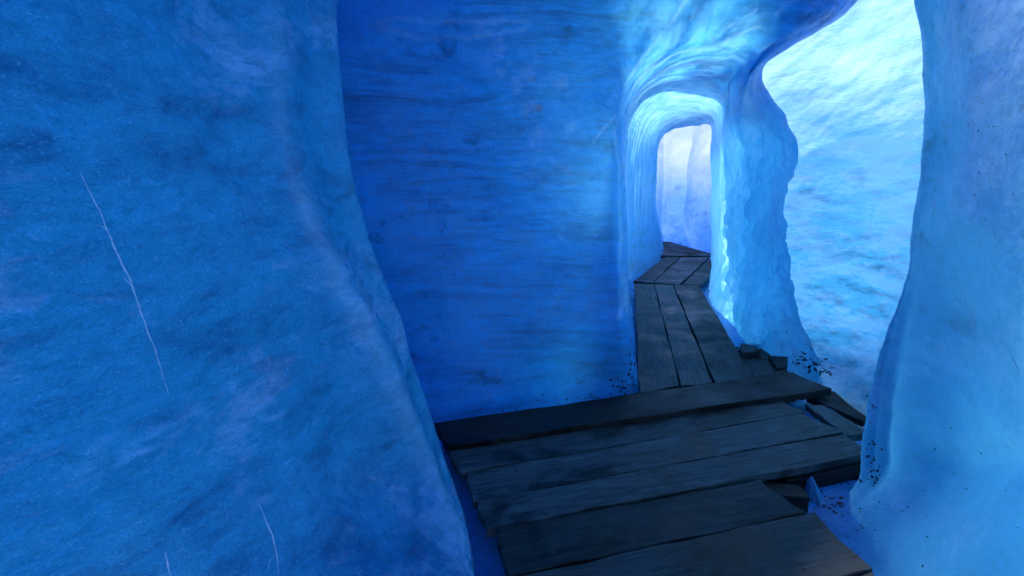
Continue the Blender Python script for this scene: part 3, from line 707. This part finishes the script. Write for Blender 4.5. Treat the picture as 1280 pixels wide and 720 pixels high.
vein('crack', [(135, 290), (128, 283), (120, 281)], 0.0018, M_CRACK, left_wall, 0.3, 21)
vein('crack', [(346, 692), (338, 700), (335, 712)], 0.0018, M_CRACK, left_wall, 0.3, 22)
vein('crack', [(168, 362), (160, 352), (152, 345)], 0.002, M_CRACK, left_wall, 0.5, 4)
vein('crack', [(324, 630), (332, 650), (340, 668), (346, 692), (349, 719)], 0.0036, M_CRACK, left_wall, 0.4, 5)
vein('crack', [(206, 690), (210, 705), (213, 719)], 0.003, M_CRACK, left_wall, 0.8, 6)
vein('crack', [(1265, 445), (1270, 455), (1274, 466)], 0.002, M_CRACK, right_wall, 0.5, 7)

ICO_V = [(0, 0, 1), (0.85, 0, 0.4), (0.25, 0.8, 0.42), (-0.7, 0.5, 0.45), (-0.7, -0.5, 0.4), (0.25, -0.8, 0.45), (0.7, 0.5, -0.4), (-0.28, 0.85, -0.45), (-0.9, 0, -0.4), (-0.28, -0.85, -0.42), (0.7, -0.5, -0.45), (0, 0, -1)]
ICO_F = [(0, 1, 2), (0, 2, 3), (0, 3, 4), (0, 4, 5), (0, 5, 1), (1, 6, 2), (2, 7, 3), (3, 8, 4), (4, 9, 5), (5, 10, 1), (2, 6, 7), (3, 7, 8), (4, 8, 9), (5, 9, 10), (1, 10, 6), (11, 7, 6), (11, 8, 7), (11, 9, 8), (11, 10, 9), (11, 6, 10)]
def gravel(name, label, spots, seed, only=None):
    """spots: (px, py, spread_x, spread_y, count, size)"""
    rn = random.Random(seed); vs, fs = [], []
    for (cx, cy, sx, sy, cnt, sz) in spots:
        for _ in range(cnt):
            h = hit(cx + rn.gauss(0, sx), cy + rn.gauss(0, sy), only)
            if not h: continue
            p, n, dist, _o = h
            rr = 0.72 * sz * dist * rn.choice((0.2, 0.3, 0.3, 0.45, 0.6, 0.9, 1.4, 2.0))
            q_ = n.to_track_quat('Z', 'Y').to_matrix() @ Matrix.Rotation(rn.random() * 6.3, 3, 'Z')
            sc = Vector((rr * rn.uniform(0.7, 2.2), rr * rn.uniform(0.5, 1.1), rr * rn.uniform(0.3, 0.6)))
            b0 = len(vs)
            for v in ICO_V:
                v = Vector(v) * rn.uniform(0.7, 1.3)
                vs.append(p + q_ @ Vector((v.x * sc.x, v.y * sc.y, v.z * sc.z)))
            fs += [tuple(b0 + i for i in f) for f in ICO_F]
    me = bpy.data.meshes.new(name); me.from_pydata([tuple(v) for v in vs], [], fs); me.materials.append(M_DIRT)
    o = bpy.data.objects.new(name, me); C.objects.link(o)
    return tag(o, label, 'gravel', kind='stuff')
gravel('gravel', 'dark grit strewn over the blue ice floor below the right wall',
       [(1025, 622, 10, 6, 40, .0022), (1040, 632, 12, 7, 40, .0022), (1060, 640, 16, 10, 40, .0018), (1050, 600, 14, 5, 50, .0012), (1088, 575, 6, 22, 45, .0013), (1100, 640, 45, 45, 130, .0007),
        (1180, 600, 60, 60, 60, .0009), (1060, 670, 20, 14, 30, .0012), (1130, 690, 40, 25, 30, .0012), (1078, 598, 20, 4, 40, .0014), (1206, 611, 2, 2, 4, .0018), (1250, 150, 16, 60, 25, .0008), (1230, 200, 10, 20, 25, .0010)], 11, [right_wall, floor])
gravel('gravel', 'dark grit and leaf bits at the foot of the pillar and bright wall',
       [(1012, 455, 12, 6, 45, .0020), (1030, 463, 12, 6, 45, .0020), (1045, 476, 12, 6, 30, .0016), (1000, 445, 12, 8, 30, .0012), (1085, 508, 6, 6, 25, .0014), (970, 415, 22, 18, 30, .0008), (915, 400, 10, 16, 30, .0010),
        (1015, 420, 10, 18, 20, .0008)], 12)
gravel('gravel', 'thin line of black grit between the recess wall and the boards',
       [(790, 455, 3, 22, 70, .0018), (791, 400, 2, 25, 60, .0018), (780, 480, 10, 7, 60, .0020), (740, 498, 30, 3, 60, .0014), (650, 511, 50, 3, 40, .0010), (770, 440, 6, 30, 30, .0010), (700, 420, 30, 40, 30, .0007), (640, 385, 30, 12, 30, .0007)], 13, [tunnel, floor])
gravel('gravel', 'black grit beside the turned landing at the back of the passage',
       [(878, 364, 3, 4, 30, .0013), (884, 352, 3, 8, 30, .0013), (858, 305, 12, 2, 25, .0010), (792, 356, 3, 8, 20, .0012)], 14)
